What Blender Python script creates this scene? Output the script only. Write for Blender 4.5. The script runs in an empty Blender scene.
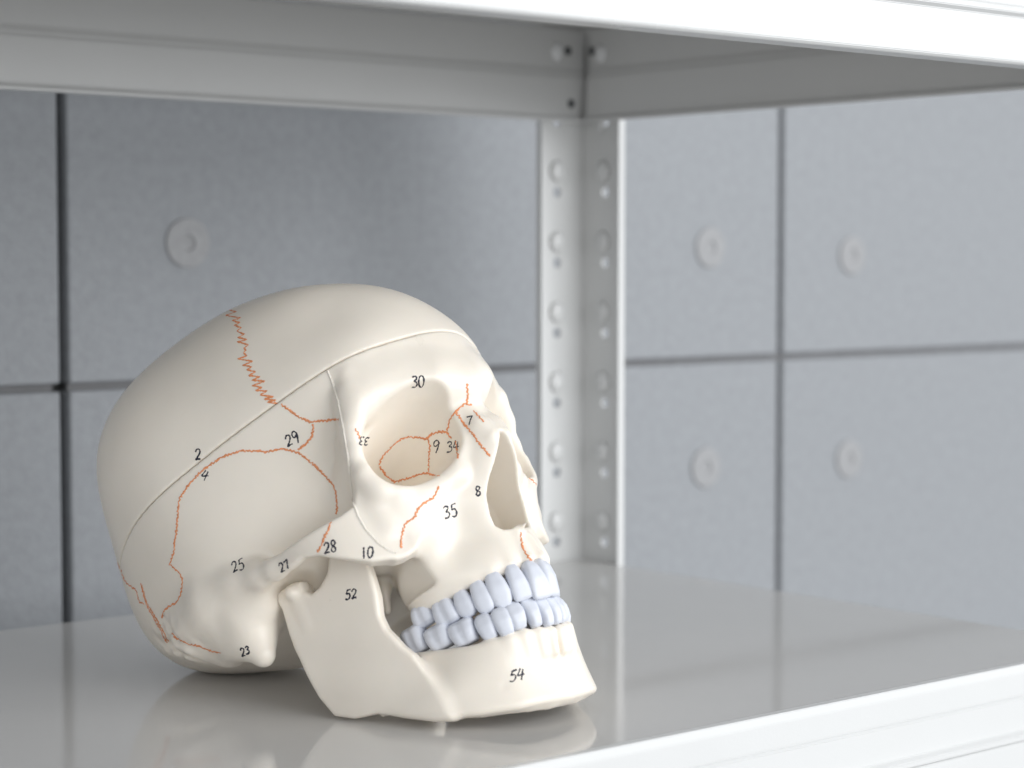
import bpy, bmesh, math, random
import numpy as np
from mathutils import Vector, Matrix
from mathutils.bvhtree import BVHTree

random.seed(7)
S = bpy.context.scene
C = S.collection
F_PX = 2103.0                       # focal length in pixels of a 1024 px wide frame
PITCH = math.atan(122 / F_PX)       # camera looks down a little
H = 0.1725                          # camera height above the lower shelf top

# ------------------------------------------------------------------ helpers
def nd(nt, t, **kw):
    n = nt.nodes.new(t)
    for k, v in kw.items():
        setattr(n, k, v)
    return n

def material(name, col, rough=0.5, var=0.0, scale=40.0, bump=0.0, bump_scale=200.0, sss=0.0, coat=0.0, spec=0.5, detail=6.0, rvar=0.0):
    m = bpy.data.materials.new(name); m.use_nodes = True
    nt = m.node_tree; b = nt.nodes['Principled BSDF']
    b.inputs['Base Color'].default_value = (*col, 1)
    b.inputs['Roughness'].default_value = rough
    b.inputs['Specular IOR Level'].default_value = spec
    b.inputs['Coat Weight'].default_value = coat
    b.inputs['Coat Roughness'].default_value = 0.12
    if sss:
        b.inputs['Subsurface Weight'].default_value = sss
        b.inputs['Subsurface Radius'].default_value = (1.0, 0.75, 0.5)
        b.inputs['Subsurface Scale'].default_value = 0.0025
    tc = nd(nt, 'ShaderNodeTexCoord')
    if var:
        n = nd(nt, 'ShaderNodeTexNoise'); n.inputs['Scale'].default_value = scale; n.inputs['Detail'].default_value = detail
        n.inputs['Roughness'].default_value = 0.6
        r = nd(nt, 'ShaderNodeMapRange'); r.inputs['From Min'].default_value = 0.3; r.inputs['From Max'].default_value = 0.7
        r.inputs['To Min'].default_value = 1 - var; r.inputs['To Max'].default_value = 1 + var
        mx = nd(nt, 'ShaderNodeVectorMath', operation='SCALE')
        mx.inputs[0].default_value = col
        nt.links.new(tc.outputs['Object'], n.inputs['Vector'])
        nt.links.new(n.outputs['Fac'], r.inputs['Value'])
        nt.links.new(r.outputs['Result'], mx.inputs['Scale'])
        nt.links.new(mx.outputs['Vector'], b.inputs['Base Color'])
        if rvar:
            r2 = nd(nt, 'ShaderNodeMapRange'); r2.inputs['From Min'].default_value = 0.3; r2.inputs['From Max'].default_value = 0.7
            r2.inputs['To Min'].default_value = rough - rvar; r2.inputs['To Max'].default_value = rough + rvar
            nt.links.new(n.outputs['Fac'], r2.inputs['Value']); nt.links.new(r2.outputs['Result'], b.inputs['Roughness'])
    if bump:
        n = nd(nt, 'ShaderNodeTexNoise'); n.inputs['Scale'].default_value = bump_scale; n.inputs['Detail'].default_value = 4
        bp = nd(nt, 'ShaderNodeBump'); bp.inputs['Strength'].default_value = bump; bp.inputs['Distance'].default_value = 0.001
        nt.links.new(tc.outputs['Object'], n.inputs['Vector'])
        nt.links.new(n.outputs['Fac'], bp.inputs['Height']); nt.links.new(bp.outputs['Normal'], b.inputs['Normal'])
    return m

M = {
    'bone': material('ivory_plastic', (0.88, 0.815, 0.72), 0.33, 0.035, 26, 0.03, 300, sss=0.15, rvar=0.06),
    'tooth': material('bluish_tooth_plastic', (0.70, 0.727, 0.80), 0.36, 0.03, 300, 0.05, 900),
    'suture': material('orange_suture_paint', (0.78, 0.30, 0.13), 0.6, 0.25, 900),
    'ink': material('black_ink', (0.012, 0.014, 0.03), 0.5),
    'steel': material('white_painted_steel', (0.685, 0.69, 0.685), 0.30, 0.012, 14, 0.05, 700, rvar=0.03),
    'shelf_top': material('white_shelf_enamel', (0.66, 0.65, 0.635), 0.075, 0.02, 9, 0.012, 260, rvar=0.03),
    'rivet': material('bright_rivet', (0.86, 0.87, 0.88), 0.2, spec=0.7, coat=0.5),
    'slot': material('dark_slot', (0.10, 0.105, 0.11), 0.6),
    'concrete': material('grey_concrete', (0.322, 0.335, 0.353), 0.85, 0.08, 160, 0.5, 420, detail=9),
    'plug': material('pale_concrete_plug', (0.36, 0.362, 0.37), 0.8, 0.08, 200, 0.2, 600),
    'backing': material('joint_shade_dark', (0.045, 0.045, 0.044), 0.9),
    'filler': material('grey_joint_filler', (0.20, 0.20, 0.205), 0.9, 0.1, 90),
}

def link_mesh(name, verts, faces, mat, parent=None, smooth=True):
    me = bpy.data.meshes.new(name)
    if isinstance(verts, np.ndarray):
        nv, nf = len(verts), len(faces)
        me.vertices.add(nv); me.vertices.foreach_set('co', verts.astype(np.float32).ravel())
        me.loops.add(nf * 4); me.loops.foreach_set('vertex_index', faces.astype(np.int32).ravel())
        me.polygons.add(nf); me.polygons.foreach_set('loop_start', np.arange(0, nf * 4, 4, dtype=np.int32))
        me.update(calc_edges=True); me.validate()
    else:
        me.from_pydata([tuple(v) for v in verts], [], faces); me.update()
    if smooth:
        me.polygons.foreach_set('use_smooth', [True] * len(me.polygons))
    me.materials.append(M[mat] if isinstance(mat, str) else mat)
    o = bpy.data.objects.new(name, me); C.objects.link(o)
    if parent: o.parent = parent
    return o

def from_bm(name, bm, mat, parent=None, smooth=False):
    bmesh.ops.recalc_face_normals(bm, faces=bm.faces[:])
    me = bpy.data.meshes.new(name); bm.to_mesh(me); bm.free()
    if smooth: me.polygons.foreach_set('use_smooth', [True] * len(me.polygons))
    me.materials.append(M[mat]); o = bpy.data.objects.new(name, me); C.objects.link(o)
    if parent: o.parent = parent
    return o

def empty(name, label, cat, loc=(0, 0, 0)):
    o = bpy.data.objects.new(name, None); C.objects.link(o); o.location = loc
    o.empty_display_size = 0.05; o['label'] = label; o['category'] = cat
    return o

# ------------------------------------------------------------------ distance field toolkit (units: mm)
def smin(a, b, k):
    h = np.maximum(k - np.abs(a - b), 0) / k
    return np.minimum(a, b) - h * h * k * 0.25
def smax(a, b, k): return -smin(-a, -b, k)

class Field:
    def __init__(s, lo, hi, h):
        s.h = h; s.lo = np.array(lo, float)
        s.n = [int(math.ceil((hi[i] - lo[i]) / h)) + 1 for i in range(3)]
        s.ax = [(lo[i] + h * np.arange(s.n[i])).astype(np.float32) for i in range(3)]
        s.D = np.full(s.n, 60.0, np.float32)
    def op(s, lo, hi, fn, mode='add', k=2.0):
        sl = []
        for i in range(3):
            a = max(0, int(np.searchsorted(s.ax[i], lo[i]) - 1)); b = min(s.n[i], int(np.searchsorted(s.ax[i], hi[i]) + 1))
            if b <= a: return
            sl.append(slice(a, b))
        x = s.ax[0][sl[0]][:, None, None]; y = s.ax[1][sl[1]][None, :, None]; z = s.ax[2][sl[2]][None, None, :]
        d = fn(x, y, z); sl = tuple(sl)
        if mode == 'add': s.D[sl] = smin(s.D[sl], d, k)
        elif mode == 'sub': s.D[sl] = smax(s.D[sl], -d, k)
        elif mode == 'and': s.D[sl] = smax(s.D[sl], d, k)
        elif mode == 'off': s.D[sl] = s.D[sl] + d
    def cones(s, pts, k=2.0, mode='add', sy=1.0):
        # chain of round cones: (x,y,z,r)
        for a, b in zip(pts[:-1], pts[1:]):
            A = np.array(a[:3], float); B = np.array(b[:3], float); ra, rb = a[3], b[3]
            m = max(ra, rb) + k + 3
            lo = np.minimum(A, B) - m; hi = np.maximum(A, B) + m
            ab = B - A; L2 = float(ab @ ab)
            def fn(x, y, z):
                px, py, pz = x - A[0], y - A[1], z - A[2]
                t = np.clip((px * ab[0] + py * ab[1] + pz * ab[2]) / L2, 0, 1)
                return np.sqrt((px - t * ab[0]) ** 2 + ((py - t * ab[1]) * sy) ** 2 + (pz - t * ab[2]) ** 2) - (ra + (rb - ra) * t)
            s.op(lo, hi, fn, mode, k)
    def soften(s, c, r, it):
        c = np.array(c, float); r = np.array(r, float); sl = []
        for i in range(3):
            a = max(1, int(np.searchsorted(s.ax[i], c[i] - r[i] - 6))); b = min(s.n[i] - 1, int(np.searchsorted(s.ax[i], c[i] + r[i] + 6)))
            sl.append(slice(a, b))
        sl = tuple(sl); A = s.D[sl].copy(); B = A.copy()
        for _ in range(it):
            for ax in range(3):
                B[tuple(slice(1, -1) if q == ax else slice(None) for q in range(3))] = 0.5 * B[tuple(slice(1, -1) if q == ax else slice(None) for q in range(3))] + 0.25 * (B[tuple(slice(0, -2) if q == ax else slice(None) for q in range(3))] + B[tuple(slice(2, None) if q == ax else slice(None) for q in range(3))])
        x = s.ax[0][sl[0]][:, None, None]; y = s.ax[1][sl[1]][None, :, None]; z = s.ax[2][sl[2]][None, None, :]
        w = np.clip(1.6 * (1 - np.sqrt(((x - c[0]) / r[0]) ** 2 + ((y - c[1]) / r[1]) ** 2 + ((z - c[2]) / r[2]) ** 2)), 0, 1); w = w * w * (3 - 2 * w)
        s.D[sl] = A * (1 - w) + B * w
    def ell(s, c, r, k=2.0, mode='add', rotz=0.0):
        c = np.array(c, float); r = np.array(r, float); m = max(r) + k + 3
        cs, sn = math.cos(rotz), math.sin(rotz)
        def fn(x, y, z):
            px, py, pz = x - c[0], y - c[1], z - c[2]
            px, py = px * cs + py * sn, -px * sn + py * cs
            q = np.sqrt((px / r[0]) ** 2 + (py / r[1]) ** 2 + (pz / r[2]) ** 2)
            g = np.sqrt((px / r[0] ** 2) ** 2 + (py / r[1] ** 2) ** 2 + (pz / r[2] ** 2) ** 2) + 1e-6
            return q * (q - 1) / g
        s.op(c - m, c + m, fn, mode, k)

def radial(center, ctrl, nth=160, nph=320):
    """star-shaped body through control points, mirrored over y: returns fn(x,y,z)->approx distance"""
    c = np.array(center, float); P = np.array(ctrl, float)
    P = np.concatenate([P, P[P[:, 1] > 0.01] * [1, -1, 1]])
    V = P - c; R = np.linalg.norm(V, axis=1); U = V / R[:, None]
    def phi(A, B): return np.sqrt(np.maximum(2 - 2 * A @ B.T, 0)) ** 3
    n = len(P); A = np.zeros((n + 4, n + 4)); A[:n, :n] = phi(U, U) + np.eye(n) * 0.004
    A[:n, n] = 1; A[n, :n] = 1; A[:n, n + 1:] = U; A[n + 1:, :n] = U.T
    w = np.linalg.solve(A, np.r_[R, np.zeros(4)])
    th = np.linspace(0, math.pi, nth + 1); ph = np.linspace(0, math.pi, nph + 1)      # symmetric half
    T, Q = np.meshgrid(th, ph, indexing='ij')
    G = np.stack([np.sin(T) * np.cos(Q), np.sin(T) * np.sin(Q), np.cos(T)], -1).reshape(-1, 3)
    tab = (phi(G, U) @ w[:n] + w[n] + G @ w[n + 1:]).reshape(T.shape).astype(np.float32)
    def fn(x, y, z):
        px = x - c[0]; py = np.abs(y - c[1]); pz = z - c[2]
        r = np.sqrt(px ** 2 + py ** 2 + pz ** 2) + 1e-6
        a = np.arccos(np.clip(pz / r, -1, 1)) * (nth / math.pi); b = np.arctan2(py, px + 0 * py) * (nph / math.pi)
        b = np.broadcast_to(b, a.shape)
        i = np.minimum(a.astype(np.int32), nth - 1); j = np.minimum(b.astype(np.int32), nph - 1)
        u = a - i; v = b - j
        Rr = (tab[i, j] * (1 - v) + tab[i, j + 1] * v) * (1 - u) + (tab[i + 1, j] * (1 - v) + tab[i + 1, j + 1] * v) * u
        return r - Rr
    return fn

def poly2d(s, z, P):
    """signed distance to polygon P in (s,z), negative inside (arrays)"""
    P = np.array(P, float); n = len(P)
    d = np.full(np.broadcast(s, z).shape, 1e9, np.float32); sgn = np.ones(d.shape, np.float32)
    for i in range(n):
        a = P[i]; b = P[i - 1]
        ex, ez = b - a; wx = s - a[0]; wz = z - a[1]
        t = np.clip((wx * ex + wz * ez) / (ex * ex + ez * ez), 0, 1)
        d = np.minimum(d, (wx - ex * t) ** 2 + (wz - ez * t) ** 2)
        c1 = z >= a[1]; c2 = z < b[1]; c3 = ex * wz > ez * wx
        flip = (c1 & c2 & c3) | (~c1 & ~c2 & ~c3)
        sgn = np.where(flip, -sgn, sgn)
    return sgn * np.sqrt(d)

def curve2d(x, y, pts):
    """distance to an xy polyline (smoothed), signed to the left of travel, and arclength"""
    P = smooth_poly(pts, 4); L = np.r_[0, np.cumsum(np.linalg.norm(np.diff(P, axis=0), axis=1))]
    x, y = np.broadcast_arrays(x, y)
    best = np.full(x.shape, 1e9, np.float32); sv = np.zeros(x.shape, np.float32); sg = np.ones(x.shape, np.float32)
    for i in range(len(P) - 1):
        e = P[i + 1] - P[i]; l2 = e @ e; wx = x - P[i][0]; wy = y - P[i][1]
        t = (wx * e[0] + wy * e[1]) / l2
        lo = -4.0 if i == 0 else 0.0; hi = 5.0 if i == len(P) - 2 else 1.0
        t = np.clip(t, lo, hi)
        dx = wx - e[0] * t; dy = wy - e[1] * t; d = dx * dx + dy * dy; m = d < best
        best = np.where(m, d, best); sv = np.where(m, L[i] + t * math.sqrt(l2), sv)
        sg = np.where(m, np.sign(e[0] * wy - e[1] * wx), sg)
    return sg * np.sqrt(best), sv

def smooth_poly(pts, n=4):
    P = np.array(pts, float); out = []
    Q = np.vstack([2 * P[0] - P[1], P, 2 * P[-1] - P[-2]])
    for i in range(1, len(Q) - 2):
        p0, p1, p2, p3 = Q[i - 1:i + 3]
        for t in np.arange(n) / n:
            out.append(0.5 * ((2 * p1) + (-p0 + p2) * t + (2 * p0 - 5 * p1 + 4 * p2 - p3) * t * t + (-p0 + 3 * p1 - 3 * p2 + p3) * t ** 3))
    out.append(P[-1]); return np.array(out)

def arclen(pts):
    return np.r_[0, np.cumsum(np.linalg.norm(np.diff(np.array(pts, float), axis=0), axis=1))]

def surface_nets(V, lo, h):
    """vertices (mm) and quads of the zero surface of V"""
    I = V < 0; nx, ny, nz = V.shape
    cnt = np.zeros((nx - 1, ny - 1, nz - 1), np.int8)
    cor = [(i, j, k) for i in (0, 1) for j in (0, 1) for k in (0, 1)]
    sub = lambda A, c: A[c[0]:nx - 1 + c[0], c[1]:ny - 1 + c[1], c[2]:nz - 1 + c[2]]
    for c in cor: cnt += sub(I, c)
    act = np.argwhere((cnt > 0) & (cnt < 8))
    vals = np.stack([V[act[:, 0] + c[0], act[:, 1] + c[1], act[:, 2] + c[2]] for c in cor], 1)
    acc = np.zeros((len(act), 3)); num = np.zeros(len(act))
    for a in range(8):
        for b in range(a + 1, 8):
            if sum(abs(cor[a][q] - cor[b][q]) for q in range(3)) != 1: continue
            va, vb = vals[:, a], vals[:, b]; m = (va < 0) != (vb < 0)
            t = np.where(m, va / np.where(m, va - vb, 1), 0)
            pa = np.array(cor[a]); pb = np.array(cor[b])
            acc += np.where(m[:, None], pa + t[:, None] * (pb - pa), 0); num += m
    verts = (act + acc / num[:, None]) * h + np.array(lo)
    idx = np.full(cnt.shape, -1, np.int32); idx[act[:, 0], act[:, 1], act[:, 2]] = np.arange(len(act))
    quads = []
    for ax in range(3):
        b, c = (ax + 1) % 3, (ax + 2) % 3
        s0 = [slice(None)] * 3; s1 = [slice(None)] * 3
        s0[ax] = slice(0, -1); s1[ax] = slice(1, None)
        A = I[tuple(s0)]; Bm = I[tuple(s1)]
        e = np.argwhere(A != Bm)
        e = e[(e[:, b] > 0) & (e[:, c] > 0) & (e[:, b] < V.shape[b] - 1) & (e[:, c] < V.shape[c] - 1)]
        def g(db, dc):
            q = e.copy(); q[:, b] += db; q[:, c] += dc
            return idx[q[:, 0], q[:, 1], q[:, 2]]
        Q = np.stack([g(-1, -1), g(0, -1), g(0, 0), g(-1, 0)], 1)
        f = ~A[e[:, 0], e[:, 1], e[:, 2]]
        Q[f] = Q[f][:, ::-1]
        quads.append(Q)
    Q = np.concatenate(quads); Q = Q[(Q >= 0).all(1)]
    return verts, Q

def relax(v, q, it=2, lam=0.5):
    for _ in range(it):
        acc = np.zeros_like(v); num = np.zeros(len(v))
        for a in range(4):
            for b in ((a + 1) % 4, (a + 3) % 4):
                for ch in range(3): acc[:, ch] += np.bincount(q[:, a], v[q[:, b], ch], len(v))
                num += np.bincount(q[:, a], None, len(v))
        v = v + lam * (acc / np.maximum(num, 1)[:, None] - v)
    return v

def mirror_mesh(D, lo, h, it=2):
    """D has y from lo[1] (= -h) upward; reflect over y = 0 and mesh"""
    full = np.concatenate([D[:, :1:-1, :], D[:, 1:, :]], axis=1) if False else np.concatenate([D[:, :1:-1, :], D[:, 1:, :]], axis=1)
    ny = D.shape[1]; y0 = -(ny - 2) * h
    v, q = surface_nets(full, (lo[0], y0, lo[2]), h)
    return relax(v, q, it), q

# ------------------------------------------------------------------ the skull: shapes
HG = 0.6
BRAIN = [  # braincase, through these points (x forward, y left, z up; origin between the ear canals)
 (97.8,0,28.4),(98.5,0,38.1),(97.2,0,46.6),(94.6,0,59.1),(87.2,0,75.8),(73.3,0,90),(53.1,0,102.4),(30.9,0,111.9),(6,0,118),(-19.6,0,116.7),(-45,0,109.9),(-66,0,95),
 (-81.7,0,72.9),(-90.2,0,50),(-95,0,29.8),(-92.8,0,9.8),(-83.9,0,-4.9),(-69.6,0,-14.8),(-52.4,0,-20.9),(-42,0,-25.5),(-32.6,0,-28.5),(-14.6,0,-28),(10,0,-20),(32,0,-17),(48,0,-6),
 (61.9,0,8),(84.4,0,22.4),(91.4,18.6,43.7),(84.5,35,45.5),(77,43.2,46.8),(69.8,46.6,46.8),(51.6,54.5,45.9),(30,62,46),(5,68,46),(-19.8,70.5,46),(-42.9,64.1,45.7),(-62.8,51.6,45.7),
 (-79.8,32.2,45.8),(84.3,21,70.6),(68.7,36.2,73.3),(44.6,51.5,76.6),(12,61.9,78),(-20.8,66.1,79.3),(-48.4,57.4,78.3),(-66.7,37.3,76.3),(59.4,24.8,95.4),(29.2,38.8,99.2),(-4.8,45,101.6),(-39.3,43.3,99.7),
 (-58.9,22.3,96.8),(61.3,40.5,24.2),(49.9,45.9,22),(32,56,22),(8,65,20),(-18,67.9,20),(-43.3,61,20.3),(-67.7,48.1,17.5),(-86.5,27,15),(48,40,4),(30,50,2),(8,60,-0),
 (-16,61,-2),(-40.7,54.9,-2.7),(-63.9,42.2,-4.2),(-78.3,22.1,-5.2),(8,48,-14),(-14,50,-15.9),(-37.2,42.2,-17.9),(-54,29,-16.1),(-64.9,13.4,-14.6),(30,32,-14),(-30.9,17.9,-25),(-13.5,21.4,-24.3),
 (48,22,-2),(76.8,21.8,36.4),(71,28.7,26.6),(88.7,9.6,24.6)]
FACE = [  # maxilla and nasal root, star-shaped about its centre
 (90,0,-43),(90.5,0,-36),(89.5,0,-29),(95,0,-15),(99,0,-3),(102.5,0,4.5),(98.5,0,15),(93,0,25),
 (100,5,4),(95.5,9.5,-3),(92,8,15),(90,6,24),(91.5,10.5,-9),(88.5,13,-18),(88,11,-27),
 (86,17,10),(87,16,0),(86,18,-10),(84,21,-20),(83.5,15.8,-29),(84,18,-42),(88,10,-42),
 (83,23,-3),(80,28,-7),(79,27,-16),(75.5,24,-28),(75.5,25,-42),(64,30,-42),(53,31,-40),(46,28,-37),
 (77.2,38,-8),(75.6,38.5,-15),(67,36,-25),(64,33,-34),(61,33,-26),(55,31,-18),(49,28,-22),(45,26,-30),
 (40,15,-28),(40,0,-18),(40,22,-4),(52,30,4),(62,36,4),(60,0,18),(60,24,16),(70,14,-42),(70,0,-40),(55,0,-40),(78,24,12)]
CENTER_F = (62, 0, -16)

def brain_d(): return radial((4, 0, 40), BRAIN)
def cut_z(x): return 44.4 + 0.118 * x

f = Field((-100, -HG, -66), (112, 80, 126), HG)
braind = brain_d()
f.op((-200,) * 3, (200,) * 3, braind, 'add', 0.01)
# gentle temporal line ridge and depressions behind it
f.op((30, -9, -70), (120, 80, 60), radial(CENTER_F, FACE), 'add', 5)
# brow bar, frontal process of the cheekbone
f.cones([(91, 0, 33, 9), (86.5, 13, 37, 9), (81, 24, 40, 8), (75, 35, 39, 6.5), (71, 43.5, 32, 5)], k=8)
f.cones([(75, 42, 47, 1.6), (73.6, 44.2, 39, 2.6), (71, 47.3, 28, 2.9)], k=6)
f.cones([(67, 45.5, -3, 4.4), (67.5, 43.5, -12, 4.4)], k=6)
f.cones([(76, 43, 35, 4.0), (72, 47.5, 27, 3.3), (69.2, 49, 17, 3.1), (69.5, 48.5, 8, 3.6), (71.5, 46.5, 0, 4.2)], k=4)
# nasal bones / frontal process of maxilla
f.cones([(90, 4, 22, 4.5), (95, 4.5, 13, 4.0), (98.6, 4.0, 8.0, 2.6)], k=3)
f.cones([(87, 9, 20, 4), (86.5, 11.5, 8, 4), (85, 17, -1, 4), (80, 27, -5.5, 3.6), (74.5, 39, -4, 4), (71, 46, 3, 4)], k=4)
# zygomatic body and arch: one curved plate cut to its outline
ZY = [(8, 59), (16, 62), (26, 64.5), (40, 65), (51.5, 62), (59, 56.5), (64.5, 50), (69.5, 42), (75, 34), (79, 25)]
ZOUT = [(5, -3), (11, -3.9), (22, -3.6), (34, -3.6), (45, -3.2), (52.6, -2.7), (58.5, -1.2), (62, 4), (65, 12), (68.5, 12), (72, 1.5), (78, -3), (83, -5), (82.5, -15), (79, -21), (75, -25), (70.4, -26.4), (66.3, -26.4), (63.4, -25.2), (57, -23.8), (51, -20.2), (44.5, -16.3), (39.2, -12.6), (33.5, -10.7), (25.6, -11.3), (19.7, -10.6), (10.6, -6.6), (5, -7)]
def zyg(x, y, z):
    d, s = curve2d(x, y, ZY)
    th = 2.3 + 2.0 * np.clip((s - 44) / 20, 0, 1)
    q = poly2d(s, z, ZOUT) + 1.3
    a = np.abs(d + th * 0.6) - th + 1.3
    return np.sqrt(np.maximum(q, 0) ** 2 + np.maximum(a, 0) ** 2) + np.minimum(np.maximum(q, a), 0) - 1.3
def tuber(x, y, z):
    d = (x - 68) * -0.244 + (y - 33.5) * 0.925 + (z + 31) * -0.287 + 0.9 - 0.006 * (x - 57) ** 2
    return smax(smax(-d, -37.5 - z + 0 * d, 2.0), z + 15 + 0 * d, 2.0)
f.op((40, 22, -46), (84, 62, -12), tuber, 'sub', 1.0)
f.op((2, 16, -32), (94, 72, 18), zyg, 'add', 5)
# arch root and articular tubercle, mastoid
f.cones([(22, 62, -7, 3.2), (12, 60.5, -4.5, 4), (2, 60, -2, 5), (-14, 61, 2, 5)], k=7)
f.cones([(15, 61, -7, 2.4), (10, 57, -11, 3)], k=4)
f.cones([(-8, 53, -4, 10), (-8.5, 52, -19, 7.8), (-8, 52, -29.5, 4.2)], k=8)
f.cones([(-20, 56, -4, 10), (-19, 51.5, -17, 8)], k=10)
f.cones([(-34, 52, -6, 10), (-30, 46, -16, 7)], k=10)
f.cones([(-6, 54.5, -11, 6), (1.5, 53.5, -11, 5)], k=7)
f.ell((17, 50, -13), (9, 10, 6), k=4, mode='sub')
# greater wing / infratemporal wall and pterygoid plates
f.cones([(50, 40, 8, 5), (46, 36, -6, 6), (42, 26, -14, 7)], k=6)
f.cones([(42, 17, -10, 4), (41, 16, -26, 3), (40, 16, -36, 2)], k=4)
f.cones([(39, 20, -12, 4), (36, 23, -26, 2), (35, 25, -34, 1.6)], k=3)
f.soften((5, 57, -8), (16, 13, 15), 50)
# muscle lines on the back of the head
def nuchal(x, y, z):
    w = np.clip(1 - np.sqrt(((x + 48) / 28) ** 2 + ((y - 48) / 26) ** 2 + ((z + 8) / 20) ** 2), 0, 1)
    u = 0.62 * x + 0.78 * z; v = 0.78 * x - 0.62 * z + 0.5 * y
    n = np.sin(0.55 * u + 1.4 * np.sin(0.11 * v + 0.6) + 0.7 * np.sin(0.23 * v)) + 0.6 * np.sin(0.95 * u + 2.0 * np.sin(0.09 * v)) * np.sin(0.16 * v + 1) + 0.5 * np.sin(0.8 * v + 0.9 * np.sin(0.5 * u)) * np.sin(0.5 * u)
    return (-1.7 * w * n).astype(np.float32)
f.op((-90, 10, -40), (10, 76, 16), nuchal, 'off')
# canine fossa, palate, temporal fossa behind the orbit rim
f.ell((88, 25, -21), (9, 8, 9), k=6, mode='sub')
f.ell((62, 0, -48), (25, 23, 12), k=4, mode='sub')
f.soften((79, 37, -11), (18, 20, 12), 60)
f.soften((86, 26, 44), (18, 30, 11), 60)
f.soften((72, 47, 2), (9, 9, 10), 25)
# side wall between the orbit and the temporal fossa
f.cones([(68, 46.5, 24, 3.2), (63.5, 44, 14, 4.0), (61, 41.5, 4, 4.2)], k=5)
f.cones([(63, 43, 24, 3.5), (57, 40, 14, 4.5), (55, 38, 4, 4.5)], k=6)
# orbit: widening rounded cone
AX = np.array([0.915, 0.385, 0.10]); AX /= np.linalg.norm(AX)
RC = np.array([79.3, 28.4, 15.2])
UU = np.cross([0, 0, 1.0], AX); UU /= np.linalg.norm(UU); VV = np.cross(AX, UU)
def orbit(x, y, z):
    px, py, pz = x - RC[0], y - RC[1], z - RC[2]
    t = px * AX[0] + py * AX[1] + pz * AX[2]
    u = px * UU[0] + py * UU[1] + pz * UU[2]
    v = px * VV[0] + py * VV[1] + pz * VV[2]
    v = v + 0.16 * u                                   # drooping outer corner
    k = np.clip((t + 44) / 42, 0.03, 1)
    g = np.where(t > -2, 1 + 0.012 * (t + 2), k ** 0.58)
    au = 19.8 * g; av = 16.2 * g
    n = 2.25
    rho = ((np.abs(u) / au) ** n + (np.abs(v) / av) ** n) ** (1 / n)
    return ((rho - 1) * np.minimum(au, av) * 0.85).astype(np.float32)
f.op((34, 2, -16), (112, 62, 52), orbit, 'sub', 0.9)
# optic canal and orbital fissures
f.cones([(62, 41, -1, 1.6), (56, 34, 1, 2.0), (48, 25, 4, 1.6)], k=1, mode='sub')
f.cones([(40, 12, 14, 2.4), (50, 16, 14, 2.4)], k=1, mode='sub')
# nasal opening
NAS = [(-5, 8.5), (1.0, 8.0), (2.6, 5.0), (5.8, -1), (8.6, -7), (10.7, -14), (11.1, -20), (10.4, -25), (8, -27.4), (4, -27.6), (-5, -26.4)]
def nas(x, y, z):
    sc = np.clip((x - 20) / 55, 0.55, 1.0)
    q = poly2d(y / sc, z, NAS) * sc
    return np.maximum(q, 32 - x).astype(np.float32)
f.op((30, -2, -34), (112, 18, 12), nas, 'sub', 1.4)
def septum(x, y, z): return np.maximum(np.maximum(np.abs(y) - 0.7, x - (78 + 0.22 * (z + 5))), np.maximum(z - 4, -30 - z)) + 0 * x
f.op((32, -2, -32), (96, 4, 8), septum, 'add', 1)
f.cones([(72, 7.0, -24, 1.2), (66, 6.0, -14, 1.2), (60, 5, -8, 1.2)], k=1.5)
f.cones([(90, 0, -28.5, 1.2), (93.5, 0, -28, 0.5)], k=3)
# alveolar bulges over the upper roots
UP = [(53.0, 30.6), (62.5, 29.0), (70.5, 26.0), (77.3, 22.4), (83.0, 17.9), (88.7, 11.6), (92.7, 4.1)]
for x, y in UP[2:]:
    f.cones([(x - 2.2, y * 0.92, -41, 2.4), (x - 3.6, y * 0.88, -32, 1.6)], k=2.5)

# ------------------------------------------------------------------ mandible
g = Field((-8, -HG, -106), (104, 60, -4), HG)
RA = [(-4, 51), (10, 49.5), (25, 47.5), (40, 44.5), (55, 40), (68, 34)]
ROUT = [(10.6, -14), (12.3, -10.6), (18.4, -10.6), (24.0, -11.6), (23.6, -15.5), (26.5, -18.3), (31, -17.6), (36, -14.4), (41, -7.5), (47, -6), (52, -10), (54.1, -18.5), (53.5, -25), (52.4, -31), (50.1, -39), (50.2, -44.5), (53.5, -53.2), (56.2, -57.8), (58.7, -68), (60, -78.5), (60, -85.2), (53.7, -83.0), (42.3, -76.4), (32.5, -71.1), (22.7, -68.4), (14.8, -63.8), (11.6, -55.2), (10.3, -43.5), (9.8, -33.8), (11.2, -17.2)]
def ramus(x, y, z):
    d, s = curve2d(x, y, RA)
    q = poly2d(s, z, ROUT) + 1.5
    th = 3.0 + 0 * z
    a = np.abs(d + 2.6 + 0 * z) - th + 1.5
    return np.sqrt(np.maximum(q, 0) ** 2 + np.maximum(a, 0) ** 2) + np.minimum(np.maximum(q, a), 0) - 1.5
g.op((-8, 24, -96), (74, 60, -2), ramus, 'add', 0.01)
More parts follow.
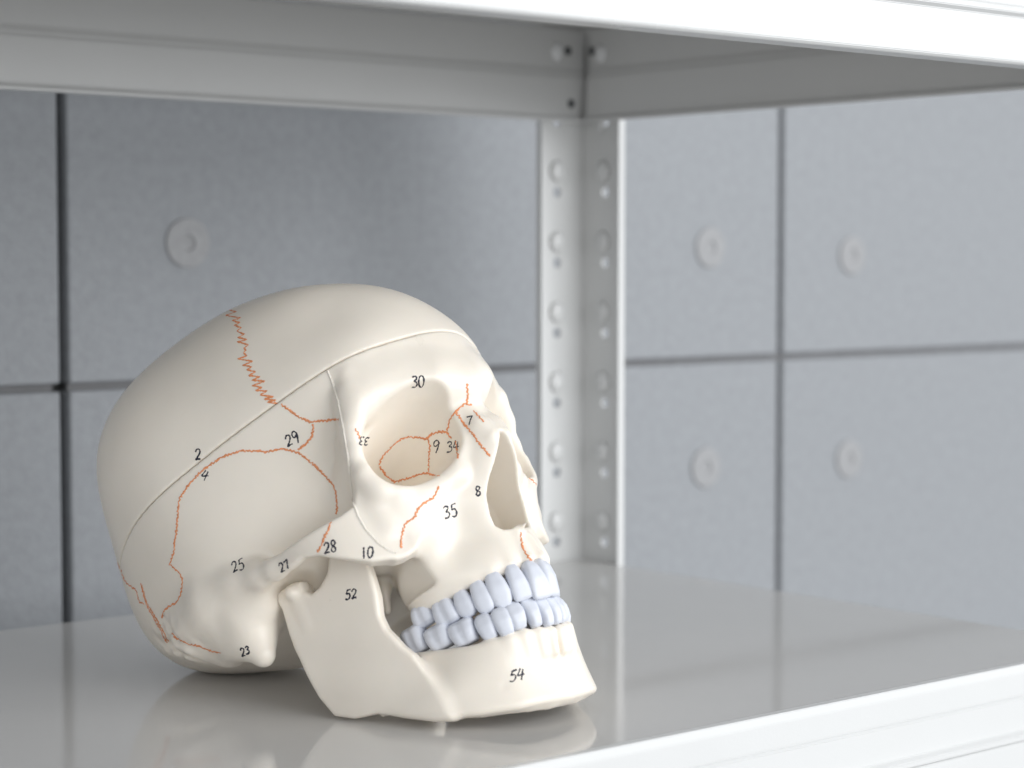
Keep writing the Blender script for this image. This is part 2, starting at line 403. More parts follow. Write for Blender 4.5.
# condyle
g.cones([(15.5, 50, -14.0, 2.6), (14.5, 42, -14.5, 3.8)], k=2.0)
g.cones([(14.5, 45.5, -15, 3.4), (15, 45.5, -28, 2.4)], k=3)
BL = [(30, 45.5), (45, 42.4), (57, 38.7), (67, 32.2), (75.5, 24.2), (79.4, 16.5), (81, 9), (81.6, 0)]
BH = [(36, 35), (45, 33.5), (54, 32.5), (64, 29.5), (73, 25), (81.2, 18.4), (86.2, 10), (87.9, 0)]
def cur(pts, n=40):
    P = smooth_poly(pts, 6); L = np.r_[0, np.cumsum(np.linalg.norm(np.diff(P, axis=0), axis=1))]; t = np.linspace(0, L[-1], n)
    return np.stack([np.interp(t, L, P[:, 0]), np.interp(t, L, P[:, 1])], 1), t
BLc, BLt = cur(BL); BHc, BHt = cur(BH)
zlow_of = lambda u: np.interp(u, [0, .09, .235, .31, .466, .66, .865, 1], [-70.5, -75.6, -82.1, -85.0, -89.2, -93.0, -94.4, -95.0])
zhigh_of = lambda u: np.interp(u, [0, .11, .18, .345, .47, .6, .73, .86, 1], [-52, -55, -56.8, -60.5, -63.2, -65.0, -66.5, -67.4, -68.0])
def body(x, y, z):
    shp = np.broadcast(x, y, z).shape
    best = np.full(shp, 1e9, np.float32); U = np.zeros(shp, np.float32); SG = np.ones(shp, np.float32)
    w = np.clip((-z - 57) / 22, 0, 1); w = (w * w * (3 - 2 * w)).astype(np.float32)     # 0 high, 1 low
    n = len(BLc)
    for i in range(n - 1):
        ax = BHc[i, 0] + (BLc[i, 0] - BHc[i, 0]) * w; ay = BHc[i, 1] + (BLc[i, 1] - BHc[i, 1]) * w
        bx = BHc[i + 1, 0] + (BLc[i + 1, 0] - BHc[i + 1, 0]) * w; by = BHc[i + 1, 1] + (BLc[i + 1, 1] - BHc[i + 1, 1]) * w
        ex, ey = bx - ax, by - ay; wx, wy = x - ax, y - ay
        t = np.clip((wx * ex + wy * ey) / (ex * ex + ey * ey), 0, 1 if i < n - 2 else 3)
        d = (wx - ex * t) ** 2 + (wy - ey * t) ** 2; m = d < best
        best = np.where(m, d, best); U = np.where(m, (i + t) / (n - 1), U); SG = np.where(m, np.sign(ex * wy - ey * wx), SG)
    d = SG * np.sqrt(best)                                   # + outside
    U = np.clip(U, 0, 1)
    zl = zlow_of(U); zh = zhigh_of(U)
    th = 4.6 + 0 * z
    r = 2.2
    a = np.abs(d + th) - th + r
    q = np.maximum(zl - z, z - zh) + r
    return (np.sqrt(np.maximum(q, 0) ** 2 + np.maximum(a, 0) ** 2) + np.minimum(np.maximum(q, a), 0) - r).astype(np.float32)
g.op((28, -3, -104), (104, 52, -46), body, 'add', 6)
# chin prominence and root bulges
g.cones([(76.4, 0, -91.0, 3.0), (75.2, 8, -91.0, 2.9), (73, 16, -90.4, 2.7)], k=3)
LO = [(46.0, 32.2), (56.2, 31.0), (66.0, 28.5), (74.6, 24.4), (80.6, 20.4), (84.6, 15.4), (87.9, 9.0), (89.5, 3.0)]
LZ = [-54.5, -57.5, -60.5, -63.2, -64.6, -65.8, -67.0, -67.8]
for (x, y), z, e in zip(LO[3:], LZ[3:], (0, 0, .3, 1.2, 1.5)):
    g.cones([(x - 2.6 - e, y * 0.89, z - 1.8, 2.2), (x - 4.2 - e, y * 0.86, z - 9, 1.4)], k=3.5)
g.ell((76, 29, -83), (3, 2.6, 2.0), k=2, mode='sub')          # mental foramen dimple
g.op((-8, -3, -106), (104, 60, -2), lambda x, y, z: (0.25 * np.sin(0.16 * x + 0.1 * z) * np.sin(0.21 * z - 0.1 * y) + 0 * x * y).astype(np.float32), 'off')

# ------------------------------------------------------------------ mesh the parts (mm -> m)
zc = cut_z(f.ax[0])[:, None, None]; zz = f.ax[2][None, None, :]
low = smax(f.D, (zz - zc + 0.14) + 0 * f.D, 0.5)
top = smax(f.D, (zc - zz + 0.14) + 0 * f.D, 0.5)
cv, cq = mirror_mesh(low, f.lo, HG, 2)
k0 = int(np.searchsorted(f.ax[2], 34.0))
tv, tq = mirror_mesh(top[:, :, k0:], (f.lo[0], f.lo[1], float(f.ax[2][k0])), HG, 2)
mv, mq = mirror_mesh(g.D, g.lo, HG, 2)
del f.D, low, top

ROT = Vector((-2.16489155e-01, -5.21949037e-01, -6.16673098e-01))
Rm = Matrix.Rotation(ROT.length, 3, ROT.normalized())
SKULL_LOC = Vector((-0.0707033, 0.8514658, -0.12473 + H))
def rest_flat(v):
    """worn flat where the plastic rests on the shelf"""
    up = np.array(Rm.transposed() @ Vector((0, 0, 1))); z = v @ up / 1000 + SKULL_LOC.z
    d = np.where(z < 0.0016, 0.0002 + 0.00018 * np.exp(np.minimum(z - 0.0016, 0) * 900) * 5 - z, 0)
    return v + np.maximum(d, 0)[:, None] * up * 1000
cv = rest_flat(cv); mv = rest_flat(mv)
skull = empty('anatomical_skull', 'ivory plastic teaching skull with orange sutures and black numbers, tilted back on the shelf', 'skull', SKULL_LOC)
skull.rotation_euler = Rm.to_euler()
cranium = link_mesh('cranium', cv / 1000, cq, 'bone', skull)
cap = link_mesh('skull_cap', tv / 1000, tq, 'bone', skull)
jaw = link_mesh('mandible', mv / 1000, mq, 'bone', skull)

# ------------------------------------------------------------------ teeth
def tooth(name, kind, up, pos, zg, zt, w, d, parent, tang, lean=0.0):
    """zg: height at the gum, zt: at the biting edge; w along the arch, d across it; built as stacked rounded sections"""
    nr, ns = 14, 28; V = []; Fc = []
    for i in range(nr + 1):
        t = i / nr                                             # 0 gum, 1 edge
        if kind == 'incisor':
            wt = np.interp(t, [0, .12, .35, .7, .92, 1], [.42, .62, .83, 1, .98, .86] if up else [.62, .70, .8, .95, 1, .9]); dt = np.interp(t, [0, .2, .5, .9, 1], [.62, .95, .95, .5, .3])
        elif kind == 'canine':
            wt = np.interp(t, [0, .12, .35, .65, .85, 1], [.40, .60, .86, 1, .80, .32] if up else [.62, .74, .9, 1, .84, .4]); dt = np.interp(t, [0, .2, .5, .85, 1], [.6, .95, 1, .6, .25])
        elif kind == 'premolar':
            wt = np.interp(t, [0, .15, .4, .7, .9, 1], [.48, .70, .92, 1, .82, .45] if up else [.66, .80, .95, 1, .84, .5]); dt = np.interp(t, [0, .2, .5, .85, 1], [.7, .95, 1, .8, .5])
        else:
            wt = np.interp(t, [0, .15, .45, .8, .94, 1], [.72, .84, .97, 1, .92, .74]); dt = np.interp(t, [0, .2, .5, .85, 1], [.82, 1, 1, .85, .6])
        for j in range(ns):
            a = 2 * math.pi * j / ns; ca, sa = math.cos(a), math.sin(a); n = 3.6
            rr = (abs(ca) ** n + abs(sa) ** n) ** (-1 / n)
            u = rr * ca * wt * w / 2; v = rr * sa * dt * d / 2
            if kind == 'molar':
                gr = math.exp(-(ca / 0.16) ** 2) * (0.12 + 0.10 * t); v *= 1 - gr
            v += 0.06 * d * math.sin(math.pi * t) * (1 if sa > 0 else 0.2) * 0.6
            z = zg + (zt - zg) * t
            if kind == 'molar' and t > 0.9: z += (0.5 if up else -0.5) * (math.cos(2 * a) * 0.5 - 0.5) * -1
            V.append((u, v + lean * (t - .5) * abs(zt - zg), z))
    for i in range(nr):
        for j in range(ns):
            a, b = i * ns + j, i * ns + (j + 1) % ns
            Fc.append((a, b, b + ns, a + ns))
    for ring, t in ((0, 0), (nr, 1)):
        V.append((0, 0.02, (zg if ring == 0 else zt) + (0.35 if (up == (ring == 0)) else -0.35)))
        c = len(V) - 1; base = ring * ns
        for j in range(ns): Fc.append((base + j, base + (j + 1) % ns, c))
    tx, ty = tang; nx, ny = ty, -tx                           # outward normal
    out = [((pos[0] + u * tx + v * nx) / 1000, (pos[1] + u * ty + v * ny) / 1000, z / 1000) for u, v, z in V]
    bm = bmesh.new(); vs = [bm.verts.new(p) for p in out]
    for q in Fc: bm.faces.new([vs[k] for k in q])
    o = from_bm(name, bm, 'tooth', parent, smooth=True)
    return o

KU = ['molar', 'molar', 'premolar', 'premolar', 'canine', 'incisor', 'incisor']
WU = [9.6, 10.2, 7.8, 8.0, 8.9, 7.8, 9.0]; DU = [8.5, 9.0, 8, 8, 7.5, 6, 6.2]
ZGU = [-40.0, -42.0, -42.0, -41.4, -39.8, -40.8, -42.0]; ZTU = [-48.4, -52.2, -53.0, -54.8, -56.4, -56.0, -57.4]
KL = ['molar', 'molar', 'molar', 'premolar', 'premolar', 'canine', 'incisor', 'incisor']
WL = [10, 10.9, 10.8, 7.4, 7.6, 7.5, 6.2, 5.9]; DL = [8.5, 9, 9, 7.5, 7.2, 7, 5.6, 5.4]
ZGL = [z - 1.2 for z in LZ[:5]] + [z + 0.5 for z in LZ[5:]]; ZTL = [-45.4, -49.8, -52.6, -54.6, -54.8, -54.4, -55.4, -56.2]
SHIFT = -1.6
for arch, kinds, ws, ds, zg, zt, up, par in ((UP, KU, WU, DU, ZGU, ZTU, True, cranium), (LO, KL, WL, DL, ZGL, ZTL, False, jaw)):
    pts = [(x, y) for x, y in arch] + [(x, -y) for x, y in arch[::-1]]
    n = len(pts)
    for i, (x, y) in enumerate(pts):
        q = i if i < len(arch) else n - 1 - i
        a = pts[max(0, i - 1)]; b = pts[min(n - 1, i + 1)]
        t = np.array([b[0] - a[0], b[1] - a[1]]); t = t / np.linalg.norm(t)
        nx, ny = t[1], -t[0]
        if nx * (x - 50) + ny * y < 0: t = -t; nx, ny = -nx, -ny
        d = ds[q]; inset = d * 0.42
        tooth('tooth', kinds[q], up, (x - nx * inset, y - ny * inset + SHIFT * max(0, (x - 70) / 22)), zg[q] + random.uniform(-.2, .2), zt[q] + random.uniform(-.25, .25), ws[q] * 1.0, d, par, t, lean=0.06)

# ------------------------------------------------------------------ drawing on the bone: sutures and handwriting
CAM = Vector((0, 0, H))
cp, sp = math.cos(PITCH), math.sin(PITCH)
def tree_of(v, q): return BVHTree.FromPolygons([tuple(p) for p in v], [tuple(int(i) for i in k) for k in q])
trees = {'cranium': tree_of(cv / 1000, cq), 'skull_cap': tree_of(tv / 1000, tq), 'mandible': tree_of(mv / 1000, mq)}
RT = Rm.transposed()
O_LOC = RT @ (CAM - SKULL_LOC)
def hit(u, v, only=None):
    a = (u - 512) / F_PX; b = -(v - 384) / F_PX
    d = (RT @ Vector((a, cp + b * sp, -sp + b * cp))).normalized()
    best = None
    for k, t in trees.items():
        if only and k not in only: continue
        p, n, i, dist = t.ray_cast(O_LOC, d)
        if p is not None and (best is None or dist < best[2]): best = (p, n if n.dot(d) < 0 else -n, dist, k)
    return best

def ribbon(bm, P, N, width, lift=0.00012):
    """thin raised stroke lying on the surface"""
    n = len(P)
    if n < 2: return
    rows = []
    for i in range(n):
        t = (P[min(n - 1, i + 1)] - P[max(0, i - 1)])
        if t.length < 1e-9: t = Vector((1, 0, 0))
        s = N[i].cross(t.normalized()).normalized(); w = width[i] / 2
        rows.append([bm.verts.new(P[i] - s * w), bm.verts.new(P[i] + N[i] * lift), bm.verts.new(P[i] + s * w)])
    for a, b in zip(rows[:-1], rows[1:]):
        for k in (0, 1): bm.faces.new((a[k], a[k + 1], b[k + 1], b[k]))

def densify(px, step):
    out = []
    for a, b in zip(px[:-1], px[1:]):
        L = math.hypot(b[0] - a[0], b[1] - a[1]); n = max(1, int(L / step))
        for k in range(n): out.append((a[0] + (b[0] - a[0]) * k / n, a[1] + (b[1] - a[1]) * k / n))
    out.append(px[-1]); return out

def strokes(name, polylines, mat, width, parent, jitter=0.0, step=1.0, lift=0.00014, only=None, mirror=False):
    bm = bmesh.new()
    for px in polylines:
        run = []; runs = []
        pts = densify(px, step); ph = random.uniform(0, 9)
        for i, (u, v) in enumerate(pts):
            if jitter:
                u += jitter * (math.sin(i * 1.9 + ph) * 0.6 + random.uniform(-.6, .6)); v += jitter * (math.cos(i * 2.3 + ph) * 0.6 + random.uniform(-.6, .6))
            h = hit(u, v, only)
            if h is None or (run and (h[0] - run[-1][0]).length > 0.006):
                if len(run) > 1: runs.append(run)
                run = []
            if h: run.append((h[0], h[1]))
        if len(run) > 1: runs.append(run)
        for r in runs:
            P = [p + n * 0.00005 for p, n in r]; N = [n for p, n in r]
            W = [width * random.uniform(.55, 1.4) for _ in r]
            ribbon(bm, P, N, W, lift)
            if mirror:
                P2, N2 = [], []
                for p in P:
                    q = Vector((p.x, -p.y, p.z)); tr = trees[parent.name.split('.')[0]]
                    loc, nn, i, dd = tr.find_nearest(q)
                    if nn.dot(loc - Vector((0.0, 0, 0.03))) < 0: pass
                    P2.append(loc + nn * 0.00005); N2.append(nn)
                ribbon(bm, P2, N2, W, lift)
    if not bm.verts:
        bm.free(); return None
    return from_bm(name, bm, mat, parent)

SUT = [
 [(281,404),(290,411),(300,418),(311,422),(324,421),(338,419)], [(313,424),(313,431),(311,438),(306,444),(298,450)],
 [(186,489),(189,484),(194,479),(203,470),(219,459),(230,454),(241,451),(254,451),(266,452),(280,449),(290,450),(299,453),(307,459),(313,464),(320,471),(327,478),(333,485),(336,493),(337,503),(337,514)],
 [(189,485),(180,497),(178,510),(177,525),(175,540),(174,552),(170,564),(175,569),(180,573),(182,580),(182,588),(180,596),(177,602),(172,605),(167,608),(163,612),(162,618)],
 [(331,522),(328,530),(324,538),(321,546),(318,552)],
 [(118,563),(121,571),(124,579),(129,585),(135,589),(138,596),(139,601),(144,604)], [(141,583),(143,593),(146,604),(150,612),(155,620),(161,631),(167,643)], [(142,586),(146,601),(152,612),(158,621),(164,633),(168,641)],
 [(172,633),(176,638),(189,644),(198,646),(206,649),(214,652),(221,653)],
 [(379,465),(381,459),(386,453),(392,446),(400,440),(406,437),(411,437),(418,438),(426,439),(432,434),(440,432),(447,432),(451,438)], [(428,439),(430,447),(429,456),(429,465),(428,474)],
 [(379,466),(386,476),(395,482),(402,480),(409,478),(417,475),(426,473),(433,475),(440,476)],
 [(447,431),(450,420),(453,415),(456,411),(461,407),(465,404),(472,405)], [(467,384),(468,394),(467,404)],
 [(456,412),(460,418),(465,425),(470,431),(475,437),(479,443),(484,449),(490,457)], [(474,411),(479,417),(484,422)],
 [(439,486),(437,491),(434,497),(426,502),(418,508),(416,513),(415,517),(405,524),(403,531),(401,540),(401,548)],
 [(455,441),(457,449),(458,458)], [(356,429),(358,433),(359,438)],
 [(521,532),(521,540),(523,548),(527,555),(532,561)], [(529,478),(533,481),(536,485)]]
for s in SUT:
    strokes('suture_line', [s], 'suture', 0.00074, cranium, jitter=0.9, step=1.2)
for s in [[(327,369),(333,384),(338,400),(342,420),(345.5,440),(348.5,460),(350.5,480),(352.5,500),(358,516),(366,530),(378,543),(388,550),(396,553)]]:
    strokes('mold_seam', [s], 'bone', 0.0011, cranium, step=1.5, lift=0.0004)
# the zigzag coronal suture on the cap
path = smooth_poly([(230, 304), (233, 314), (239, 330), (245, 346), (244, 356), (249, 368), (256, 381), (265, 395), (276, 405)], 8)
L = arclen(path); zig = []
for i, s in enumerate(np.arange(0, L[-1], 2.9)):
    u = np.interp(s, L, path[:, 0]); v = np.interp(s, L, path[:, 1]); am = 6.8 * random.uniform(.6, 1.35) * (0.55 + 0.45 * math.sin(s * 0.13) ** 2) * (0.35 if 46 < s < 58 else 1)
    sg = 1 if i % 2 else -1
    zig.append((u + sg * am * 0.90 + random.uniform(-1.4, 1.4), v + - sg * am * 0.05 + random.uniform(-.8, .8)))
strokes('suture_line', [zig], 'suture', 0.00066, cap, jitter=0.3, step=1.2, only=('skull_cap',), mirror=True)

DIG = {
 '0': [[(.5, 0), (.2, .12), (.05, .45), (.12, .82), (.42, 1), (.75, .88), (.95, .5), (.85, .15), (.5, 0)]],
 '1': [[(.5, 0), (.55, 1)]],
 '2': [[(.05, .25), (.2, .05), (.5, 0), (.8, .12), (.85, .35), (.6, .62), (.1, .98), (.5, .92), (1, .95)]],
 '3': [[(.1, .1), (.4, 0), (.8, .08), (.8, .28), (.4, .46), (.8, .54), (.92, .78), (.6, .98), (.05, .95)]],
 '4': [[(.35, 0), (.2, .3), (.05, .6), (.5, .56), (1, .5)], [(.75, .1), (.68, .55), (.62, 1)]],
 '5': [[(.35, .05), (.25, .42), (.6, .38), (.9, .58), (.8, .88), (.45, 1), (.05, .92)], [(.35, .05), (1, 0)]],
 '7': [[(0, .12), (.5, .06), (.95, 0), (.75, .4), (.6, 1)]],
 '8': [[(.85, .15), (.5, 0), (.18, .15), (.3, .42), (.75, .6), (.88, .85), (.5, 1), (.15, .82), (.4, .52), (.8, .32), (.85, .15)]],
 '9': [[(.85, .2), (.5, 0), (.12, .15), (.15, .42), (.5, .48), (.82, .25), (.88, .15), (.85, .55), (.72, 1)]],
}
def write(text, cx, cy, h, ang, parent, w=0.52):
    lines = []; adv = h * w * 1.18; n = len(text); a = math.radians(ang)
    for i, ch in enumerate(text):
        jr = random.uniform(-.10, .10); jy = random.uniform(-.06, .06) * h
        for st in DIG[ch]:
            st = smooth_poly(st, 3)
            pts = []
            for x, y in st:
                lx = (i - (n - 1) / 2) * adv + (x - .5) * h * w + (0.5 - y) * h * 0.12; ly = (y - .5) * h * (1 + jr) + jy + jr * (x - .5) * h
                pts.append((cx + lx * math.cos(a) - ly * math.sin(a), cy + lx * math.sin(a) + ly * math.cos(a)))
            lines.append(pts)
    o = strokes('handwritten_number', lines, 'ink', 0.00062, parent, step=0.8, lift=0.00010)
    if o: o['label'] = 'black handwritten number ' + text
write('30', 418, 382, 11, -6, cranium); write('33', 364, 441, 8, 186, cranium); write('9', 436, 446, 13, 6, cranium, .5)
write('34', 453, 447, 11, -6, cranium); write('7', 469, 420, 9, 0, cranium, .6); write('8', 478, 491, 10, -12, cranium, .55)
write('35', 450, 511, 12, -18, cranium); write('2', 198, 455, 11, -5, cap, .5); write('4', 205, 476, 11, 12, cranium, .62)
write('29', 292, 439, 12, -22, cranium); write('25', 238, 566, 11, -20, cranium); write('27', 284, 566, 9, -24, cranium)
write('28', 330, 547, 11, -10, cranium); write('10', 367, 552, 11, -6, cranium); write('52', 351, 594, 10, -6, jaw)
write('54', 517, 675, 12, -4, jaw, .56); write('23', 245, 651, 8, -18, cranium)

# ------------------------------------------------------------------ shelf rack
ANG = math.radians(40.2)
rack = empty('shelf_rack', 'white painted steel shelf rack corner with perforated angle post, holding the skull', 'shelf rack', (0.0407, 1.2149, 0))
rack.rotation_euler = (0, 0, ANG)          # local +x runs along the back away to the right, +y towards the wall, corner at origin
BF = -0.3616                               # front edge of the shelf
AL = -0.86
def box(name, x0, x1, y0, y1, z0, z1, mat, parent, bev=0.0015, seg=3):
    bm = bmesh.new(); bmesh.ops.create_cube(bm, size=1)
    for v in bm.verts:
        v.co = Vector(((x0 + x1) / 2 + v.co.x * (x1 - x0), (y0 + y1) / 2 + v.co.y * (y1 - y0), (z0 + z1) / 2 + v.co.z * (z1 - z0)))
    if bev: bmesh.ops.bevel(bm, geom=bm.edges[:], offset=bev, segments=seg, affect='EDGES', profile=0.5)
    return from_bm(name, bm, mat, parent, smooth=False)

def profile_x(name, prof, x0, x1, mat, parent, axis='x'):
    """closed yz profile swept along x (or xz profile along y)"""
    bm = bmesh.new(); n = len(prof)
    a = [bm.verts.new((x0, p[0], p[1]) if axis == 'x' else (p[0], x0, p[1])) for p in prof]
    b = [bm.verts.new((x1, p[0], p[1]) if axis == 'x' else (p[0], x1, p[1])) for p in prof]
    for i in range(n): bm.faces.new((a[i], a[(i + 1) % n], b[(i + 1) % n], b[i]))
    bm.faces.new(a[::-1]); bm.faces.new(b)
    es = [e for e in bm.edges if abs((e.verts[0].co - e.verts[1].co).dot(Vector((1, 0, 0) if axis == 'x' else (0, 1, 0)))) > 1e-4]
    bmesh.ops.bevel(bm, geom=es, offset=0.0014, segments=3, affect='EDGES', profile=0.5)
    return from_bm(name, bm, mat, parent)
UP_Z = 0.3077                               # top of the upper shelf
T = 0.0016
def shelf_level(z):
    box('shelf_panel', AL, 0.0, BF + 0.004, 0.0, z - 0.0022, z, 'shelf_top', rack, bev=0.0008)
    # front beam: folded sheet with two pressed lines; profile in (y, z)
    y = BF
    prof = [(y + 0.0040, z + 0.0006), (y + 0.0004, z + 0.0004), (y, z - 0.0030), (y, z - 0.0128), (y + 0.0008, z - 0.0132), (y + 0.0008, z - 0.0138), (y, z - 0.0142), (y, z - 0.0280),
            (y - 0.0022, z - 0.0296), (y - 0.0022, z - 0.0316), (y, z - 0.0332), (y, z - 0.0514), (y + 0.0012, z - 0.0526), (y + 0.012, z - 0.0526), (y + 0.012, z - 0.0507), (y + 0.0022, z - 0.0507), (y + 0.0022, z - 0.0025), (y + 0.0040, z - 0.0025)]
    bm = bmesh.new(); n = len(prof)
    a = [bm.verts.new((AL, *p)) for p in prof]; b = [bm.verts.new((0.0, *p)) for p in prof]
    for i in range(n): bm.faces.new((a[i], a[(i + 1) % n], b[(i + 1) % n], b[i]))
    bm.faces.new(a[::-1]); bm.faces.new(b)
    es = [e for e in bm.edges if abs((e.verts[0].co - e.verts[1].co).x) > 0.1]
    bmesh.ops.bevel(bm, geom=es, offset=0.0003, segments=2, affect='EDGES')
    from_bm('beam', bm, 'steel', rack)
    # back and side beams, seen from inside: lower fold stands proud of the upper web, small lip at the bottom
    def inner(q0):
        s = -1
        return [(q0 - 0.0010, z - 0.0024), (q0 - 0.0010, z - 0.0255), (q0 - 0.0026, z - 0.0275), (q0 - 0.0026, z - 0.0295), (q0 - 0.0032, z - 0.0300), (q0 - 0.0032, z - 0.0528), (q0 - 0.0062, z - 0.0540), (q0 - 0.0062, z - 0.0556), (q0 + 0.0008, z - 0.0556), (q0 + 0.0008, z - 0.0024)]
    profile_x('beam', inner(0.0), AL, -0.0008, 'steel', rack, 'x')
    profile_x('beam', inner(0.0), BF + 0.0125, -0.0070, 'steel', rack, 'y')

shelf_level(0.0); shelf_level(UP_Z)

def holed_plate(w, z0, z1, holes, thick, hr):
    """plate in local (u, z) with round holes, as bmesh in the xz plane, thickness along +y"""
    bm = bmesh.new()
    def loop(pts):
        vs = [bm.verts.new((p[0], 0, p[1])) for p in pts]
        return [bm.edges.new((vs[i], vs[(i + 1) % len(vs)])) for i in range(len(vs))]
    es = loop([(-w, z0), (0, z0), (0, z1), (-w, z1)])
    for (u, z) in holes:
        es += loop([(u + hr * math.cos(2 * math.pi * k / 14), z + hr * math.sin(2 * math.pi * k / 14)) for k in range(14)])
    bmesh.ops.triangle_fill(bm, use_beauty=True, use_dissolve=False, edges=es)
    fs = bm.faces[:]
    r = bmesh.ops.extrude_face_region(bm, geom=fs)
    for v in [q for q in r['geom'] if isinstance(q, bmesh.types.BMVert)]: v.co.y += thick
    return bm

HZ = [0.2241 - 0.0401 * k for k in range(-6, 10)]
W_P = 0.0302
post_h = [(-0.0188, z - 0.0119) for z in HZ if -0.18 < z < 0.44]
bm = holed_plate(W_P, -0.22, 0.48, post_h, T, 0.0031)
for v in bm.verts: v.co.y += 0.0010
bm2 = holed_plate(W_P, -0.22, 0.48, post_h, T, 0.0031)
for v in bm2.verts: v.co = Vector((v.co.y + 0.0010, v.co.x + 0.0008, v.co.z))
me_t = bpy.data.meshes.new('tmp'); bm2.to_mesh(me_t); bm2.free(); bm.from_mesh(me_t); bpy.data.meshes.remove(me_t)
# returned lips along both free edges of the angle
def add_box(bm, x0, x1, y0, y1, z0, z1):
    r = bmesh.ops.create_cube(bm, size=1)
    for v in r['verts']:
        v.co = Vector(((x0 + x1) / 2 + v.co.x * (x1 - x0), (y0 + y1) / 2 + v.co.y * (y1 - y0), (z0 + z1) / 2 + v.co.z * (z1 - z0)))
add_box(bm, -W_P - 0.0016, -W_P, -0.0006, 0.0040, -0.22, 0.48)
add_box(bm, -0.0006, 0.0040, -W_P - 0.0008, -W_P + 0.0008, -0.22, 0.48)
add_box(bm, -0.0003, 0.0027, -0.0001, 0.0027, -0.22, 0.48)
post = from_bm('angle_post', bm, 'steel', rack)
def rivet_mesh():
    bm = bmesh.new(); rings = [(0.0046, 0.0), (0.0046, 0.0006), (0.0040, 0.0014), (0.0028, 0.0021), (0.0013, 0.0025)]
    R = [[bm.verts.new((r * math.cos(2 * math.pi * k / 20), -h, r * 1.15 * math.sin(2 * math.pi * k / 20))) for k in range(20)] for r, h in rings]
    for a, b in zip(R[:-1], R[1:]):
        for k in range(20): bm.faces.new((a[k], a[(k + 1) % 20], b[(k + 1) % 20], b[k]))
    bm.faces.new(R[-1]); bm.faces.new(R[0][::-1])
    return bm
rv0 = from_bm('rivet', rivet_mesh(), 'steel', post, smooth=True)
first = True
def put_rivet(loc, rz, parent, sc=1.0, mat=None):
    global first
    o = rv0 if first else rv0.copy()
    if not first: C.objects.link(o)
    first = False
    o.parent = parent; o.location = loc; o.rotation_euler = (0, 0, rz); o.scale = (sc, sc, sc)
    return o
for z in HZ:
    if -0.12 < z < 0.24:
        if z > 0.004:
            put_rivet((-0.0192, 0.0008, z), 0, post, 1.2); put_rivet((0.0008, -0.0160, z), -math.pi / 2, post, 1.2)
bolt0 = from_bm('bolt', rivet_mesh(), 'rivet', post, smooth=True); bolt1 = bolt0.copy(); C.objects.link(bolt1)
bolt0.location = (-0.0205, -0.0010, 0.2915); bolt1.location = (-0.0010, -0.0160, 0.2905); bolt1.rotation_euler = (0, 0, -math.pi / 2); bolt1.parent = post
def slot_disc(loc, rz):
    bm = bmesh.new(); bmesh.ops.create_circle(bm, cap_ends=True, segments=20, radius=0.0026)
    bmesh.ops.rotate(bm, verts=bm.verts[:], matrix=Matrix.Rotation(math.pi / 2, 3, 'X'), cent=(0, 0, 0))
    r = bmesh.ops.extrude_face_region(bm, geom=bm.faces[:])
    for v in [q for q in r['geom'] if isinstance(q, bmesh.types.BMVert)]: v.co.y -= 0.0003
    o = from_bm('bolt_hole', bm, 'slot', post); o.location = loc; o.rotation_euler = (0, 0, rz)
slot_disc((-0.0125, -0.0010, 0.2925), 0); slot_disc((-0.0010, -0.0085, 0.2925), -math.pi / 2); slot_disc((-0.0120, -0.0032, 0.2625), 0)
put_rivet((-0.0012, -0.0162, 0.2502), -math.pi / 2, post, 0.7)

# ------------------------------------------------------------------ concrete wall of panels behind the rack
WB = 0.10
wall = empty('concrete_wall', 'grey cast concrete panel wall behind the rack with narrow dark joints and round plugs', 'wall', rack.location)
wall.rotation_euler = (0, 0, ANG)
EX = [(-1.400, -0.8400), (-0.8345, -0.2813), (-0.2757, 0.2745), (0.2797, 0.832), (0.8375, 1.390)]
EZ = [(-0.52, 0.1040), (0.1082, 0.72)]
panel = None
for x0, x1 in EX:
    for z0, z1 in EZ:
        box('wall_panel', x0, x1, WB, WB + 0.020, z0, z1, 'concrete', wall, bev=0.0016)
box('joint_filler', -1.42, -0.2835, WB + 0.0052, WB + 0.0084, -0.53, 0.73, 'filler', wall, bev=0)
box('joint_filler', -0.2742, 1.41, WB + 0.0052, WB + 0.0084, -0.53, 0.73, 'filler', wall, bev=0)
box('joint_backing', -1.42, 1.41, WB + 0.013, WB + 0.05, -0.53, 0.73, 'backing', wall, bev=0)  # shows only in the left vertical joint; its deeper shade is put into the colour
def plug_bm():
    bm = bmesh.new(); rings = [(0.0138, 0.0), (0.0138, 0.0010), (0.0130, 0.0017), (0.0046, 0.0018), (0.0040, 0.0006), (0.0020, 0.0004)]
    R = [[bm.verts.new((r * math.cos(2 * math.pi * k / 40), -h, r * math.sin(2 * math.pi * k / 40))) for k in range(40)] for r, h in rings]
    for a, b in zip(R[:-1], R[1:]):
        for k in range(40): bm.faces.new((a[k], a[(k + 1) % 40], b[(k + 1) % 40], b[k]))
    bm.faces.new(R[-1]); bm.faces.new(R[0][::-1])
    return bm
pl0 = from_bm('plug', plug_bm(), 'plug', wall)
for i, (x, z) in enumerate([(-0.203, 0.183), (0.2062, 0.1822), (0.3515, 0.1772), (0.3500, 0.0302), (0.2030, 0.0332), (-0.203, 0.034), (-0.355, 0.183), (-0.355, 0.034)]):
    o = pl0 if i == 0 else pl0.copy()
    if i: C.objects.link(o); o.parent = wall
    o.location = (x, WB, z)

# ------------------------------------------------------------------ light, camera
w = bpy.data.worlds.new('World'); S.world = w; w.use_nodes = True
nt = w.node_tree; bg = nt.nodes['Background']; bg.inputs['Color'].default_value = (0.96, 0.98, 1.0, 1)
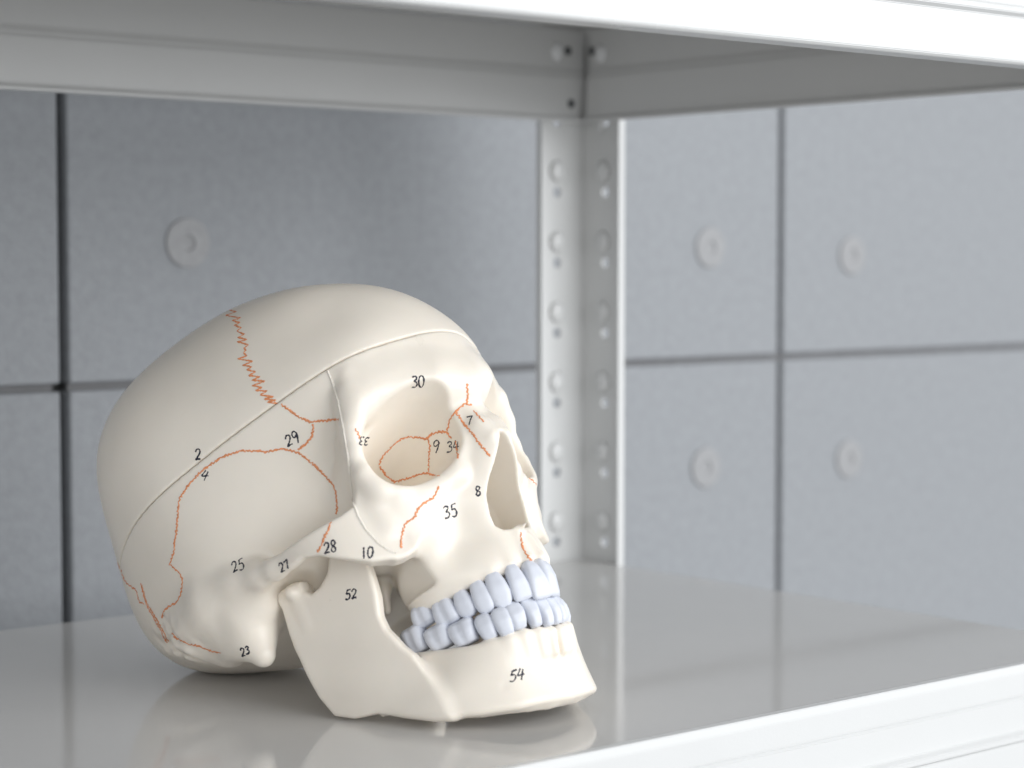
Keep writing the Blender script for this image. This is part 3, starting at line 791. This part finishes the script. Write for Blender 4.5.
# dim room: brighter towards the windows on the right, darker floor and left side
tc = nd(nt, 'ShaderNodeTexCoord'); sx = nd(nt, 'ShaderNodeSeparateXYZ'); nt.links.new(tc.outputs['Generated'], sx.inputs['Vector'])
def rng(sock, f0, f1, t0, t1):
    m = nd(nt, 'ShaderNodeMapRange'); m.interpolation_type = 'SMOOTHSTEP'
    for k, v in (('From Min', f0), ('From Max', f1), ('To Min', t0), ('To Max', t1)): m.inputs[k].default_value = v
    nt.links.new(sock, m.inputs['Value']); return m.outputs['Result']
mu = nd(nt, 'ShaderNodeMath', operation='MULTIPLY')
mz = nd(nt, 'ShaderNodeMath', operation='MULTIPLY'); ma = nd(nt, 'ShaderNodeMath', operation='MULTIPLY_ADD')
nt.links.new(rng(sx.outputs['Z'], -0.30, 0.0, 0.0, 1.0), mz.inputs[0]); nt.links.new(rng(sx.outputs['Z'], 0.28, 0.65, 1.0, 0.0), mz.inputs[1])
nt.links.new(mz.outputs['Value'], ma.inputs[0]); ma.inputs[1].default_value = 0.85; ma.inputs[2].default_value = 0.25
nt.links.new(rng(sx.outputs['X'], -0.8, 1.0, 0.62, 1.30), mu.inputs[0]); nt.links.new(ma.outputs['Value'], mu.inputs[1])
nt.links.new(mu.outputs['Value'], bg.inputs['Strength'])
def area(name, loc, target, sx, sy, power, col):
    l = bpy.data.lights.new(name, 'AREA'); l.shape = 'RECTANGLE'; l.size = sx; l.size_y = sy; l.energy = power; l.color = col
    o = bpy.data.objects.new(name, l); C.objects.link(o); o.location = loc
    o.rotation_euler = (Vector(target) - Vector(loc)).to_track_quat('-Z', 'Y').to_euler(); return o
area('window_light', (2.35, -0.55, 0.85), (0.0, 1.0, 0.08), 3.0, 2.0, 43, (0.97, 0.985, 1.0))

cam = bpy.data.cameras.new('camera'); co = bpy.data.objects.new('camera', cam); C.objects.link(co)
co.location = (0, 0, H); co.rotation_euler = (math.pi / 2 - PITCH, 0, 0)
cam.sensor_width = 36; cam.lens = 36 * F_PX / 1024; cam.clip_start = 0.05; cam.clip_end = 50
cam.dof.use_dof = True; cam.dof.focus_distance = 0.825; cam.dof.aperture_fstop = 8.4
S.camera = co
S.view_settings.view_transform = 'Standard'; S.view_settings.look = 'None'; S.view_settings.exposure = 0.38; S.view_settings.gamma = 1
